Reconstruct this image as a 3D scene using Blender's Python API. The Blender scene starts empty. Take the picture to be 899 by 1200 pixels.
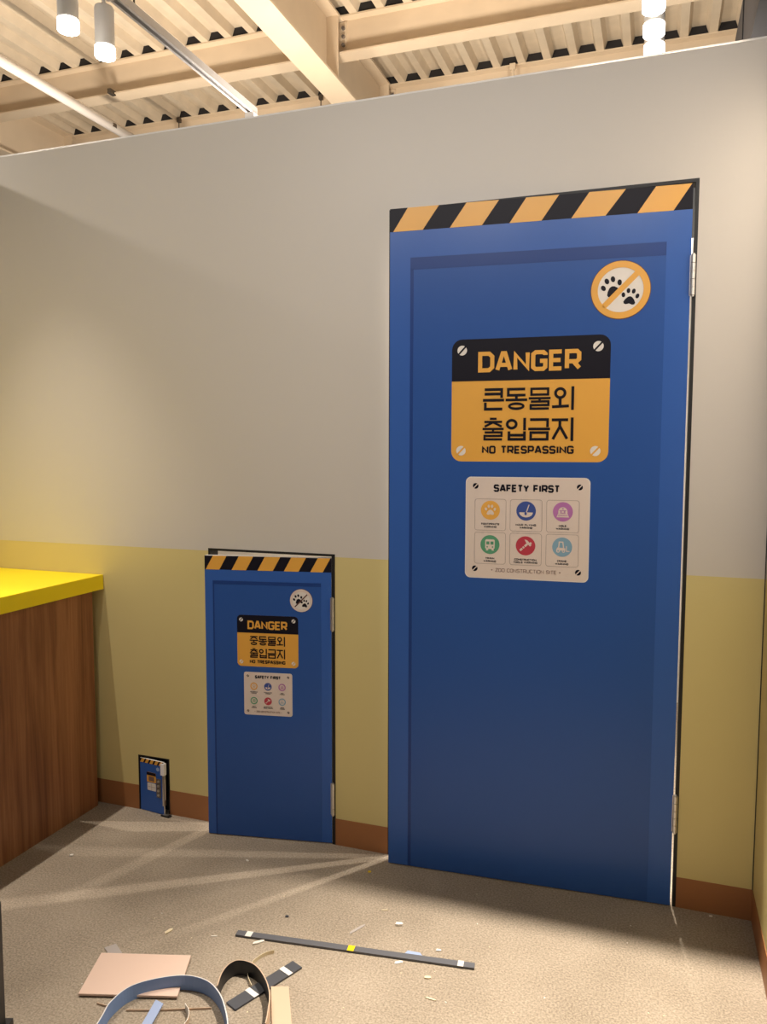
import bpy, math, random
from mathutils import Vector, Matrix

random.seed(7)
scene = bpy.context.scene
C = scene.collection

# ------------------------------------------------------------------ camera
F, PITCH, YAW, ROLL, CY, CZ = 912.7, 0.0796, 0.3368, 0.0022, -2.3339, 1.327
_f = Vector((-math.sin(YAW) * math.cos(PITCH), math.cos(YAW) * math.cos(PITCH), -math.sin(PITCH)))
_r0 = Vector((math.cos(YAW), math.sin(YAW), 0))
_u0 = _r0.cross(_f)
_r = math.cos(ROLL) * _r0 + math.sin(ROLL) * _u0
_u = -math.sin(ROLL) * _r0 + math.cos(ROLL) * _u0
CAM = Vector((0, CY, CZ))
cd = bpy.data.cameras.new('camera')
cam = bpy.data.objects.new('camera', cd)
C.objects.link(cam)
cd.sensor_fit = 'VERTICAL'
cd.sensor_height = 36.0
cd.lens = F / 1200 * 36.0
cd.clip_start = 0.02
M3 = Matrix((_r, _u, -_f)).transposed()
cam.matrix_world = Matrix.Translation(CAM) @ M3.to_4x4()
scene.camera = cam


def onz(x, y, z=0.0):
    """point of the horizontal plane at height z that the photo shows at pixel x, y"""
    d = _f + _r * ((x - 449.5) / F) + _u * ((600 - y) / F)
    return CAM + d * ((z - CZ) / d.z)


# ------------------------------------------------------------------ light
world = bpy.data.worlds.new('hall')
scene.world = world
world.use_nodes = True
bgn = world.node_tree.nodes['Background']
bgn.inputs[0].default_value = (1.0, 0.93, 0.86, 1)
bgn.inputs[1].default_value = 0.10
vs = scene.view_settings
vs.view_transform = 'Standard'
vs.look = 'None'
vs.gamma = 1.0
vs.use_curve_mapping = False
vs.exposure = 0.55
WARM = (1.0, 0.89, 0.76)


def spot(loc, target, power, angle=70, blend=0.6, rad=0.022, col=WARM):
    l = bpy.data.lights.new('track_or_fill_spot', 'SPOT')
    l.energy = power
    l.color = col
    l.spot_size = math.radians(angle)
    l.spot_blend = blend
    l.shadow_soft_size = rad
    o = bpy.data.objects.new('track_or_fill_spot', l)
    C.objects.link(o)
    o.location = loc
    o.rotation_euler = (Vector(target) - Vector(loc)).to_track_quat('-Z', 'Y').to_euler()
    return o


X1, X2 = -2.08, -0.055          # the two lighting tracks run away from the camera at these x
RAIL_Z = 3.1
LAMP_Z = 2.875
# lamps further along the same tracks, above the picture
spot((X2, 0.050, 2.93), (X2 + 0.10, -0.80, 0), 560, 56, 1.0, 0.012, (1.0, 0.88, 0.73))
spot((X2, 0.22, 2.93), (-1.3, -0.3, 0), 65, 90, 0.5, 0.010)
spot((X2, 0.46, 2.93), (-1.3, -0.4, 0), 115, 90, 0.5, 0.010)
spot((X1, -0.5, 2.93), (-2.02, -0.72, 0.0), 120, 60, 1.0, 0.012)
spot((-3.6, -0.5, 2.87), (-1.0, 0.0, 2.1), 30, 70, 0.8, 0.03)
# lamps behind the photographer, washing the partition
for fx, fp in ((X1 + 0.5, 50), (-0.75, 46), (0.15, 48)):
    spot((fx, -2.7, 3.1), (fx, 0.0, 1.82), fp, 62, 1.0, 0.06, (1.0, 0.93, 0.86))
# unseen fill spots added behind partition: one down, three up to brighten roof
spot((-1.0, 1.3, 2.93), (-0.9, 0.9, 0), 60, 120, 0.6, 0.03)
for ux in (-3.3, -1.75, -0.1):
    spot((ux, 1.5, 2.42), (ux, 2.2, 4.0), 80, 165, 0.6, 0.15)

# ------------------------------------------------------------------ materials
MATS = {}


def mat(name, col, rough=0.5, metal=0.0, spec=0.5, emit=None, emit_s=0.0, noise=None, bump=None, coat=0.0):
    """noise = (scale, amount) colour mottling; bump = (scale, strength)"""
    if name in MATS:
        return MATS[name]
    m = bpy.data.materials.new(name)
    m.use_nodes = True
    nt = m.node_tree
    b = nt.nodes['Principled BSDF']
    b.inputs['Base Color'].default_value = (*col, 1)
    b.inputs['Roughness'].default_value = rough
    b.inputs['Metallic'].default_value = metal
    b.inputs['Specular IOR Level'].default_value = spec
    b.inputs['Coat Weight'].default_value = coat
    if emit:
        b.inputs['Emission Color'].default_value = (*emit, 1)
        b.inputs['Emission Strength'].default_value = emit_s
    if noise or bump:
        tc = nt.nodes.new('ShaderNodeTexCoord')
    if noise:
        n = nt.nodes.new('ShaderNodeTexNoise')
        n.inputs['Scale'].default_value = noise[0]
        n.inputs['Detail'].default_value = 4
        nt.links.new(tc.outputs['Object'], n.inputs['Vector'])
        r = nt.nodes.new('ShaderNodeValToRGB')
        k = noise[1]
        r.color_ramp.elements[0].position = 0.3
        r.color_ramp.elements[1].position = 0.7
        r.color_ramp.elements[0].color = (*[c * (1 - k) for c in col], 1)
        r.color_ramp.elements[1].color = (*[min(1, c * (1 + k)) for c in col], 1)
        nt.links.new(n.outputs['Fac'], r.inputs['Fac'])
        nt.links.new(r.outputs['Color'], b.inputs['Base Color'])
    if bump:
        n2 = nt.nodes.new('ShaderNodeTexNoise')
        n2.inputs['Scale'].default_value = bump[0]
        n2.inputs['Detail'].default_value = 3
        nt.links.new(tc.outputs['Object'], n2.inputs['Vector'])
        bp = nt.nodes.new('ShaderNodeBump')
        bp.inputs['Strength'].default_value = bump[1]
        bp.inputs['Distance'].default_value = 0.004
        nt.links.new(n2.outputs['Fac'], bp.inputs['Height'])
        nt.links.new(bp.outputs['Normal'], b.inputs['Normal'])
    MATS[name] = m
    return m


Z_YEL, Z_BASE = 0.977, 0.0913


def wall_material():
    """printed vinyl: off-white above, mustard yellow below a straight line"""
    m = mat('printed_wall_vinyl', (0.6, 0.56, 0.5), 0.42, spec=0.35)
    nt = m.node_tree
    b = nt.nodes['Principled BSDF']
    tc = nt.nodes.new('ShaderNodeTexCoord')
    sx = nt.nodes.new('ShaderNodeSeparateXYZ')
    nt.links.new(tc.outputs['Object'], sx.inputs[0])
    gt = nt.nodes.new('ShaderNodeMath')
    gt.operation = 'GREATER_THAN'
    gt.inputs[1].default_value = Z_YEL
    nt.links.new(sx.outputs['Z'], gt.inputs[0])
    mix = nt.nodes.new('ShaderNodeMix')
    mix.data_type = 'RGBA'
    nt.links.new(gt.outputs[0], mix.inputs[0])
    mix.inputs[6].default_value = (0.67, 0.57, 0.26, 1)
    mix.inputs[7].default_value = (0.63, 0.595, 0.55, 1)
    nt.links.new(mix.outputs[2], b.inputs['Base Color'])
    n = nt.nodes.new('ShaderNodeTexNoise')
    n.inputs['Scale'].default_value = 3.0
    n.inputs['Detail'].default_value = 2
    nt.links.new(tc.outputs['Object'], n.inputs['Vector'])
    bp = nt.nodes.new('ShaderNodeBump')
    bp.inputs['Strength'].default_value = 0.12
    bp.inputs['Distance'].default_value = 0.01
    nt.links.new(n.outputs['Fac'], bp.inputs['Height'])
    nt.links.new(bp.outputs['Normal'], b.inputs['Normal'])
    return m


def carpet_material():
    m = mat('loop_carpet', (0.36, 0.30, 0.23), 0.95, spec=0.15)
    nt = m.node_tree
    b = nt.nodes['Principled BSDF']
    tc = nt.nodes.new('ShaderNodeNewGeometry')
    v = nt.nodes.new('ShaderNodeTexVoronoi')
    v.inputs['Scale'].default_value = 230
    nt.links.new(tc.outputs['Position'], v.inputs['Vector'])
    n = nt.nodes.new('ShaderNodeTexNoise')
    n.inputs['Scale'].default_value = 190
    n.inputs['Detail'].default_value = 3
    nt.links.new(tc.outputs['Position'], n.inputs['Vector'])
    n3 = nt.nodes.new('ShaderNodeTexNoise')
    n3.inputs['Scale'].default_value = 4
    nt.links.new(tc.outputs['Position'], n3.inputs['Vector'])
    ad = nt.nodes.new('ShaderNodeMath')
    ad.operation = 'MULTIPLY_ADD'
    ad.inputs[1].default_value = 0.35
    nt.links.new(n3.outputs['Fac'], ad.inputs[0])
    nt.links.new(n.outputs['Fac'], ad.inputs[2])
    r = nt.nodes.new('ShaderNodeValToRGB')
    r.color_ramp.elements[0].position = 0.45
    r.color_ramp.elements[1].position = 0.95
    r.color_ramp.elements[0].color = (0.235, 0.194, 0.148, 1)
    r.color_ramp.elements[1].color = (0.48, 0.41, 0.33, 1)
    nt.links.new(ad.outputs[0], r.inputs['Fac'])
    nt.links.new(r.outputs['Color'], b.inputs['Base Color'])
    bp = nt.nodes.new('ShaderNodeBump')
    bp.inputs['Strength'].default_value = 0.35
    bp.inputs['Distance'].default_value = 0.003
    nt.links.new(v.outputs['Distance'], bp.inputs['Height'])
    nt.links.new(bp.outputs['Normal'], b.inputs['Normal'])
    return m


def wood_material():
    m = mat('walnut_laminate', (0.2, 0.09, 0.04), 0.42, spec=0.4)
    nt = m.node_tree
    b = nt.nodes['Principled BSDF']
    tc = nt.nodes.new('ShaderNodeTexCoord')
    mp = nt.nodes.new('ShaderNodeMapping')
    mp.inputs['Scale'].default_value = (9, 9, 0.55)
    nt.links.new(tc.outputs['Object'], mp.inputs[0])
    n = nt.nodes.new('ShaderNodeTexNoise')
    n.inputs['Scale'].default_value = 2.2
    n.inputs['Detail'].default_value = 8
    n.inputs['Roughness'].default_value = 0.62
    n.inputs['Distortion'].default_value = 0.6
    nt.links.new(mp.outputs[0], n.inputs['Vector'])
    mp2 = nt.nodes.new('ShaderNodeMapping')
    mp2.inputs['Scale'].default_value = (60, 60, 1.6)
    nt.links.new(tc.outputs['Object'], mp2.inputs[0])
    n2 = nt.nodes.new('ShaderNodeTexNoise')
    n2.inputs['Scale'].default_value = 2.0
    n2.inputs['Detail'].default_value = 4
    nt.links.new(mp2.outputs[0], n2.inputs['Vector'])
    mx = nt.nodes.new('ShaderNodeMath')
    mx.operation = 'MULTIPLY_ADD'
    mx.inputs[1].default_value = 0.35
    nt.links.new(n2.outputs['Fac'], mx.inputs[0])
    nt.links.new(n.outputs['Fac'], mx.inputs[2])
    r = nt.nodes.new('ShaderNodeValToRGB')
    r.color_ramp.elements[0].position = 0.45
    r.color_ramp.elements[1].position = 0.95
    r.color_ramp.elements[0].color = (0.15, 0.055, 0.023, 1)
    r.color_ramp.elements[1].color = (0.46, 0.215, 0.095, 1)
    e = r.color_ramp.elements.new(0.68)
    e.color = (0.29, 0.122, 0.05, 1)
    nt.links.new(mx.outputs[0], r.inputs['Fac'])
    nt.links.new(r.outputs['Color'], b.inputs['Base Color'])
    return m


M_WALL = wall_material()
M_CARPET = carpet_material()
M_WOOD = wood_material()
M_BROWN = mat('brown_skirting_print', (0.36, 0.155, 0.06), 0.45, spec=0.35)
M_WHITE_RAW = mat('raw_white_board', (0.85, 0.83, 0.8), 0.6)
M_YELLOW = mat('yellow_laminate', (0.95, 0.75, 0.008), 0.35, spec=0.4)
M_JAMB = mat('black_jamb', (0.006, 0.006, 0.007), 0.5)
M_BLUE = mat('door_blue_print', (0.036, 0.118, 0.44), 0.30, spec=0.32)
M_BLUE_IN = mat('door_blue_inner_print', (0.026, 0.092, 0.355), 0.30, spec=0.32)
M_BLUE_DK = mat('door_blue_line_print', (0.015, 0.052, 0.235), 0.30, spec=0.32)
M_PINKEDGE = mat('raw_door_edge', (0.75, 0.52, 0.42), 0.7)
M_ORANGE = mat('hazard_orange_print', (0.80, 0.41, 0.065), 0.38)
M_BLACK = mat('hazard_black_print', (0.007, 0.006, 0.013), 0.45, spec=0.2)
M_SIGNW = mat('sign_cream_print', (0.74, 0.635, 0.575), 0.4)
M_LINE = mat('sign_grey_line', (0.42, 0.35, 0.32), 0.45)
M_BOX = mat('sign_box_print', (0.62, 0.52, 0.44), 0.42)
M_TXT2 = mat('sign_brown_text', (0.22, 0.13, 0.10), 0.45)
M_OUT = mat('paw_sign_outline', (0.13, 0.05, 0.035), 0.45)
M_PALE = mat('pale_print', (0.78, 0.74, 0.70), 0.4)
M_STEEL = mat('hinge_steel', (0.62, 0.60, 0.58), 0.32, metal=0.9)
M_STEEL_DK = mat('dark_steel', (0.22, 0.20, 0.19), 0.4, metal=0.7)  # darker steel for catch plate, bolts and track conductor
M_CREAM = mat('cream_painted_steel', (0.62, 0.50, 0.36), 0.5, noise=(5, 0.04))
M_DECK = mat('cream_metal_deck', (0.60, 0.50, 0.37), 0.5, noise=(9, 0.07))
M_FOAM = mat('black_foam_closure', (0.012, 0.010, 0.010), 0.9)
M_LAMPW = mat('lamp_white_enamel', (0.82, 0.80, 0.78), 0.35)
M_LENS = mat('lamp_lens', (1, 1, 1), 0.3, emit=(1.0, 0.90, 0.76), emit_s=40)
M_GLOW = mat('lamp_glow_band', (1, 1, 1), 0.4, emit=(1.0, 0.93, 0.84), emit_s=7)
M_TRACK = mat('grey_white_track', (0.60, 0.59, 0.60), 0.35, metal=0.2)
M_PIPE = mat('pale_pipe', (0.70, 0.64, 0.58), 0.4)
M_DUCT = mat('dark_duct', (0.020, 0.019, 0.022), 0.6)
M_WIRE = mat('dark_wire', (0.10, 0.08, 0.06), 0.5, metal=0.6)
M_HINGE_LIT = mat('hinge_end_highlight', (0.92, 0.92, 0.94), 0.3)  # white stands for light on the steel hinge end
M_BLKPLA = mat('black_powder_coat', (0.010, 0.010, 0.012), 0.45)


# ------------------------------------------------------------------ mesh helpers
class MB:
    def __init__(self):
        self.v, self.f = [], []

    def add(self, vs_, fs):
        k = len(self.v)
        self.v += [tuple(p) for p in vs_]
        self.f += [tuple(i + k for i in f) for f in fs]
        return self

    def box(self, x0, x1, y0, y1, z0, z1):
        return self.add([(x0, y0, z0), (x1, y0, z0), (x1, y1, z0), (x0, y1, z0),
                         (x0, y0, z1), (x1, y0, z1), (x1, y1, z1), (x0, y1, z1)],
                        [(3, 2, 1, 0), (4, 5, 6, 7), (0, 1, 5, 4), (1, 2, 6, 5), (2, 3, 7, 6), (3, 0, 4, 7)])

    def prism_xz(self, poly, y0, y1):
        """polygon in x,z given counter-clockwise seen from -y; front at y0 < y1"""
        a = sum(poly[i][0] * poly[(i + 1) % len(poly)][1] - poly[(i + 1) % len(poly)][0] * poly[i][1] for i in range(len(poly)))
        if a < 0:
            poly = poly[::-1]
        n = len(poly)
        vs_ = [(x, y0, z) for x, z in poly] + [(x, y1, z) for x, z in poly]
        fs = [tuple(range(n)), tuple(range(2 * n - 1, n - 1, -1))]
        fs += [(i, n + i, n + (i + 1) % n, (i + 1) % n) for i in range(n)]
        return self.add(vs_, fs)

    def prism_xy(self, poly, z0, z1):
        a = sum(poly[i][0] * poly[(i + 1) % len(poly)][1] - poly[(i + 1) % len(poly)][0] * poly[i][1] for i in range(len(poly)))
        if a < 0:
            poly = poly[::-1]
        n = len(poly)
        vs_ = [(x, y, z1) for x, y in poly] + [(x, y, z0) for x, y in poly]
        fs = [tuple(range(n)), tuple(range(2 * n - 1, n - 1, -1))]
        fs += [(i, n + i, n + (i + 1) % n, (i + 1) % n) for i in range(n)]
        return self.add(vs_, fs)

    def tube(self, p0, p1, r0, r1=None, seg=16, cap=True):
        r1 = r0 if r1 is None else r1
        p0, p1 = Vector(p0), Vector(p1)
        d = (p1 - p0).normalized()
        a = d.orthogonal().normalized()
        b = d.cross(a)
        vs_ = []
        for p, r in ((p0, r0), (p1, r1)):
            for i in range(seg):
                t = 2 * math.pi * i / seg
                vs_.append(p + a * (r * math.cos(t)) + b * (r * math.sin(t)))
        fs = [(i, (i + 1) % seg, seg + (i + 1) % seg, seg + i) for i in range(seg)]
        if cap:
            fs += [tuple(range(seg - 1, -1, -1)), tuple(range(seg, 2 * seg))]
        return self.add(vs_, fs)

    def lathe(self, prof, cx, cy, seg=28):
        """profile of (r, z) around a vertical axis"""
        vs_, fs = [], []
        for r, z in prof:
            for i in range(seg):
                t = 2 * math.pi * i / seg
                vs_.append((cx + r * math.cos(t), cy + r * math.sin(t), z))
        for k in range(len(prof) - 1):
            for i in range(seg):
                j = (i + 1) % seg
                fs.append((k * seg + i, k * seg + j, (k + 1) * seg + j, (k + 1) * seg + i))
        return self.add(vs_, fs)

    def ribbon(self, pts, h, t=0.0015, tilt=0.0):
        """strip standing on its long edge along pts (floor points), height h, thickness t"""
        n = len(pts)
        vs_ = []
        for i, p in enumerate(pts):
            q0 = Vector(pts[max(0, i - 1)]); q1 = Vector(pts[min(n - 1, i + 1)])
            d = q1 - q0
            nrm = Vector((-d.y, d.x, 0)).normalized()
            b = Vector(p)
            hh = h[i] if isinstance(h, (list, tuple)) else h
            up = Vector((nrm.x * tilt * hh, nrm.y * tilt * hh, hh))
            vs_ += [b - nrm * t / 2, b + nrm * t / 2, b + nrm * t / 2 + up, b - nrm * t / 2 + up]
        fs = []
        for i in range(n - 1):
            k, l = 4 * i, 4 * (i + 1)
            for s in range(4):
                fs.append((k + s, l + s, l + (s + 1) % 4, k + (s + 1) % 4))
        fs += [(3, 2, 1, 0), (4 * n - 4, 4 * n - 3, 4 * n - 2, 4 * n - 1)]
        return self.add(vs_, fs)

    def build(self, name, m, parent=None, smooth=False, bevel=0.0):
        me = bpy.data.meshes.new(name)
        me.from_pydata(self.v, [], self.f)
        me.update()
        me.materials.append(m)
        if smooth:
            for p in me.polygons:
                p.use_smooth = True
        o = bpy.data.objects.new(name, me)
        C.objects.link(o)
        if parent:
            o.parent = parent
        if bevel:
            b = o.modifiers.new('edge', 'BEVEL')
            b.width = bevel
            b.segments = 2
            b.limit_method = 'ANGLE'
        return o


def tag(o, label, cat=None, group=None, kind=None):
    o['label'] = label
    if cat:
        o['category'] = cat
    if group:
        o['group'] = group
    if kind:
        o['kind'] = kind
    return o


def empty(name, loc, rz=0.0):
    o = bpy.data.objects.new(name, None)
    o.empty_display_size = 0.05
    C.objects.link(o)
    o.location = loc
    o.rotation_euler = (0, 0, rz)
    return o


def smooth_path(pts, k=6):
    """Catmull-Rom through the points"""
    P = [Vector(p) for p in pts]
    P = [2 * P[0] - P[1]] + P + [2 * P[-1] - P[-2]]
    out = []
    for i in range(1, len(P) - 2):
        for s in range(k):
            t = s / k
            a, b, c, d = P[i - 1], P[i], P[i + 1], P[i + 2]
            out.append(0.5 * (2 * b + (c - a) * t + (2 * a - 5 * b + 4 * c - d) * t * t + (3 * b - a - 3 * c + d) * t ** 3))
    out.append(P[-2])
    return out


# ------------------------------------------------------------------ flat shapes (x, z)
def rrect(x0, x1, z0, z1, r, n=6):
    out = []
    for cx, cz, a in ((x1 - r, z0 + r, -90), (x1 - r, z1 - r, 0), (x0 + r, z1 - r, 90), (x0 + r, z0 + r, 180)):
        for i in range(n + 1):
            t = math.radians(a + 90 * i / n)
            out.append((cx + r * math.cos(t), cz + r * math.sin(t)))
    return out


def ellipse(cx, cz, rx, rz, rot=0.0, n=28):
    c, s = math.cos(rot), math.sin(rot)
    return [(cx + rx * math.cos(t) * c - rz * math.sin(t) * s, cz + rx * math.cos(t) * s + rz * math.sin(t) * c)
            for t in (2 * math.pi * i / n for i in range(n))]


def stroke(pts, w, closed=False):
    """quads that draw a line of width w through pts with mitred joints"""
    pts = [pts[0]] + [b for a, b in zip(pts, pts[1:]) if math.hypot(a[0] - b[0], a[1] - b[1]) > 1e-7]
    if len(pts) > 3 and math.hypot(pts[0][0] - pts[-1][0], pts[0][1] - pts[-1][1]) < 1e-7:
        pts, closed = pts[:-1], True
    n = len(pts)

    def nd(a, b):
        L = math.hypot(b[0] - a[0], b[1] - a[1])
        return ((b[0] - a[0]) / L, (b[1] - a[1]) / L)
    off = []
    for i in range(n):
        prev = nd(pts[i - 1], pts[i]) if (i > 0 or closed) else None
        nxt = nd(pts[i], pts[(i + 1) % n]) if (i < n - 1 or closed) else None
        prev, nxt = prev or nxt, nxt or prev
        n1, n2 = (-prev[1], prev[0]), (-nxt[1], nxt[0])
        mx, mz = n1[0] + n2[0], n1[1] + n2[1]
        L2 = max(mx * mx + mz * mz, 0.5)
        k = w / L2
        off.append((mx * k, mz * k))
    quads = []
    for i in range(n if closed else n - 1):
        k = (i + 1) % n
        a, b, p, q = pts[i], pts[k], off[i], off[k]
        quads.append([(a[0] - p[0], a[1] - p[1]), (b[0] - q[0], b[1] - q[1]), (b[0] + q[0], b[1] + q[1]), (a[0] + p[0], a[1] + p[1])])
    return quads


def ring_quads(cx, cz, rx, rz, w, n=24):
    o = ellipse(cx, cz, rx + w / 2, rz + w / 2, n=n)
    i = ellipse(cx, cz, rx - w / 2, rz - w / 2, n=n)
    return [[o[k], o[(k + 1) % n], i[(k + 1) % n], i[k]] for k in range(n)]


# squarish capitals: advance width and strokes on the outline box 0..w, 0..1 (stroke centre lines)
LAT = {
    'A': (.80, [[(0, 0), (.30, 1), (.44, 1), (.74, 0)], [(.12, .30), (.62, .30)]]),
    'C': (.70, [[(.64, .80), (.64, .88), (.52, 1), (.12, 1), (0, .88), (0, .12), (.12, 0), (.52, 0), (.64, .12), (.64, .20)]]),
    'D': (.76, [[(0, 0), (0, 1), (.52, 1), (.70, .82), (.70, .18), (.52, 0), (0, 0)]]),
    'E': (.64, [[(.58, 1), (0, 1), (0, 0), (.58, 0)], [(0, .5), (.52, .5)]]),
    'F': (.62, [[(.58, 1), (0, 1), (0, 0)], [(0, .48), (.52, .48)]]),
    'G': (.76, [[(.68, .82), (.68, .88), (.56, 1), (.14, 1), (0, .88), (0, .12), (.14, 0), (.56, 0), (.68, .12), (.68, .48), (.38, .48)]]),
    'H': (.74, [[(0, 0), (0, 1)], [(.68, 0), (.68, 1)], [(0, .5), (.68, .5)]]),
    'I': (.16, [[(.05, 0), (.05, 1)]]),
    'K': (.70, [[(0, 0), (0, 1)], [(.62, 1), (.10, .5), (.64, 0)]]),
    'L': (.60, [[(0, 1), (0, 0), (.54, 0)]]),
    'M': (.90, [[(0, 0), (0, 1), (.42, .35), (.84, 1), (.84, 0)]]),
    'N': (.76, [[(0, 0), (0, 1), (.68, 0), (.68, 1)]]),
    'O': (.76, [[(.12, 1), (.56, 1), (.68, .88), (.68, .12), (.56, 0), (.12, 0), (0, .12), (0, .88), (.12, 1)]]),
    'P': (.70, [[(0, 0), (0, 1), (.52, 1), (.64, .88), (.64, .50), (.52, .38), (0, .38)]]),
    'R': (.74, [[(0, 0), (0, 1), (.54, 1), (.66, .88), (.66, .52), (.54, .40), (0, .40)], [(.36, .40), (.68, 0)]]),
    'S': (.70, [[(.62, .82), (.62, .88), (.50, 1), (.12, 1), (0, .88), (0, .62), (.12, .51), (.50, .49), (.62, .38), (.62, .12), (.50, 0), (.12, 0), (0, .12), (0, .18)]]),
    'T': (.68, [[(0, 1), (.64, 1)], [(.32, 1), (.32, 0)]]),
    'U': (.74, [[(0, 1), (0, .12), (.12, 0), (.56, 0), (.68, .12), (.68, 1)]]),
    'W': (1.0, [[(0, 1), (.22, 0), (.47, .9), (.72, 0), (.94, 1)]]),
    'Y': (.72, [[(0, 1), (.33, .46), (.66, 1)], [(.33, .46), (.33, 0)]]),
    'Z': (.70, [[(0, 1), (.62, 1), (0, 0), (.64, 0)]]),
    '+': (.60, [[(0, .5), (.5, .5)], [(.25, .25), (.25, .75)]]),
    ' ': (.34, []),
}


def latin(text, x0, x1, z0, z1, sw):
    """quads of the text fitted into the box; sw = stroke width / cap height"""
    gap = sw + 0.035
    tot = sum(LAT[c][0] for c in text) + gap * (len(text) - 1) - 0.06
    h = (z1 - z0)
    w = sw * h
    k = (x1 - x0 - w) / tot
    out, x = [], 0.0
    for c in text:
        adv, st = LAT[c]
        for s in st:
            out += stroke([(x0 + w / 2 + (x + p[0]) * k, z0 + w / 2 + p[1] * (h - w)) for p in s], w)
        x += adv + gap
    return [[(p[0], min(max(p[1], z0), z1)) for p in q] for q in out]


RIEUL = [[(.10, .375), (.90, .375), (.90, .215), (.10, .215), (.10, .06), (.93, .06)]]
IEUNG = ('ring', .5, .18, .36, .125)
MIEUM = [[(.12, .94), (.88, .94), (.88, .68), (.12, .68), (.12, .94)]]
HAN = {
    'keun': [[(.08, .94), (.88, .94), (.88, .56)], [(.08, .74), (.88, .74)], [(0, .46), (1, .46)], [(.12, .36), (.12, .06), (.92, .06)]],
    'dong': [[(.90, .94), (.12, .94), (.12, .67), (.92, .67)], [(.5, .67), (.5, .47)], [(0, .46), (1, .46)], IEUNG],
    'mul': MIEUM + [[(0, .52), (1, .52)], [(.5, .52), (.5, .40)]] + RIEUL,
    'oe': [('ring', .36, .73, .25, .21), [(.36, .50), (.36, .15)], [(0, .13), (.76, .16)], [(.92, 1.02), (.92, -.02)]],
    'chul': [[(.34, .99), (.66, .99)], [(.08, .85), (.92, .85)], [(.52, .84), (.10, .64)], [(.48, .84), (.90, .64)],
             [(0, .53), (1, .53)], [(.5, .53), (.5, .40)]] + RIEUL,
    'ip': [('ring', .30, .74, .25, .19), [(.90, 1.02), (.90, .46)], [(.18, .42), (.18, .06), (.90, .06), (.90, .42)], [(.18, .245), (.90, .245)]],
    'geum': [[(.08, .94), (.88, .94), (.88, .60)], [(0, .52), (1, .52)], [(.12, .36), (.88, .36), (.88, .06), (.12, .06), (.12, .36)]],
    'ji': [[(0, .92), (.74, .92)], [(.37, .92), (.37, .62), (.06, .06)], [(.37, .64), (.70, .08)], [(.92, 1.02), (.92, -.02)]],
    'jung': [[(.06, .93), (.94, .93)], [(.53, .92), (.10, .66)], [(.47, .92), (.90, .66)], [(0, .53), (1, .53)], [(.5, .53), (.5, .36)], IEUNG],
}


def hangul(names, x0, x1, z0, z1, sw=0.124):
    n = len(names)
    gap = 0.07
    k = (x1 - x0) / (n + gap * (n - 1))
    h = z1 - z0
    out = []
    for i, nm in enumerate(names):
        w = h * {'mul': .105, 'chul': .102, 'dong': .118, 'jung': .112, 'geum': .118}.get(nm, sw)
        ox = x0 + i * (1 + gap) * k
        for s in HAN[nm]:
            if s[0] == 'ring':
                out += ring_quads(ox + s[1] * k, z0 + s[2] * h, s[3] * k - w * .3, s[4] * h - w * .1, w)
            else:
                out += stroke([(ox + p[0] * k, z0 + p[1] * h) for p in s], w)
    return out


def paw(cx, cz, s, rot=0.0):
    """four toe ellipses and a pad, unit about the size s"""
    out = []
    c, sn = math.cos(rot), math.sin(rot)

    def T(x, z):
        return (cx + s * (x * c - z * sn), cz + s * (x * sn + z * c))
    for x, z, a in ((-.40, .10, .25), (-.15, .36, .10), (.15, .36, -.10), (.40, .10, -.25)):
        p = T(x, z)
        out.append(ellipse(p[0], p[1], .105 * s, .145 * s, rot + a, 16))
    pad = [(-.34, -.30), (-.30, -.40), (-.18, -.43), (0, -.37), (.18, -.43), (.30, -.40), (.34, -.30), (.26, -.14), (.12, .01), (0, .05), (-.12, .01), (-.26, -.14)]
    out.append([T(x, z) for x, z in pad])
    return out


def flat(polys, name, m, parent, layer):
    """printed film: polygons at a layer number in front of the panel face (y = 0 faces -y)"""
    b = MB()
    y0 = -0.0006 * layer
    for i, p in enumerate(polys):
        e = (i % 9) * 0.00003
        b.prism_xz(p, y0 - e, y0 + 0.0005 - e)
    return b.build(name, m, parent)


# ------------------------------------------------------------------ room shell
X_L, X_R, H = -2.544, 0.29, 2.4
T_W = 0.05
OPEN = [(-0.800, 0.088, 0.0, 2.063), (-1.462, -0.985, 0.0, 0.986), (-1.772, -1.638, 0.0, 0.207)]


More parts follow.
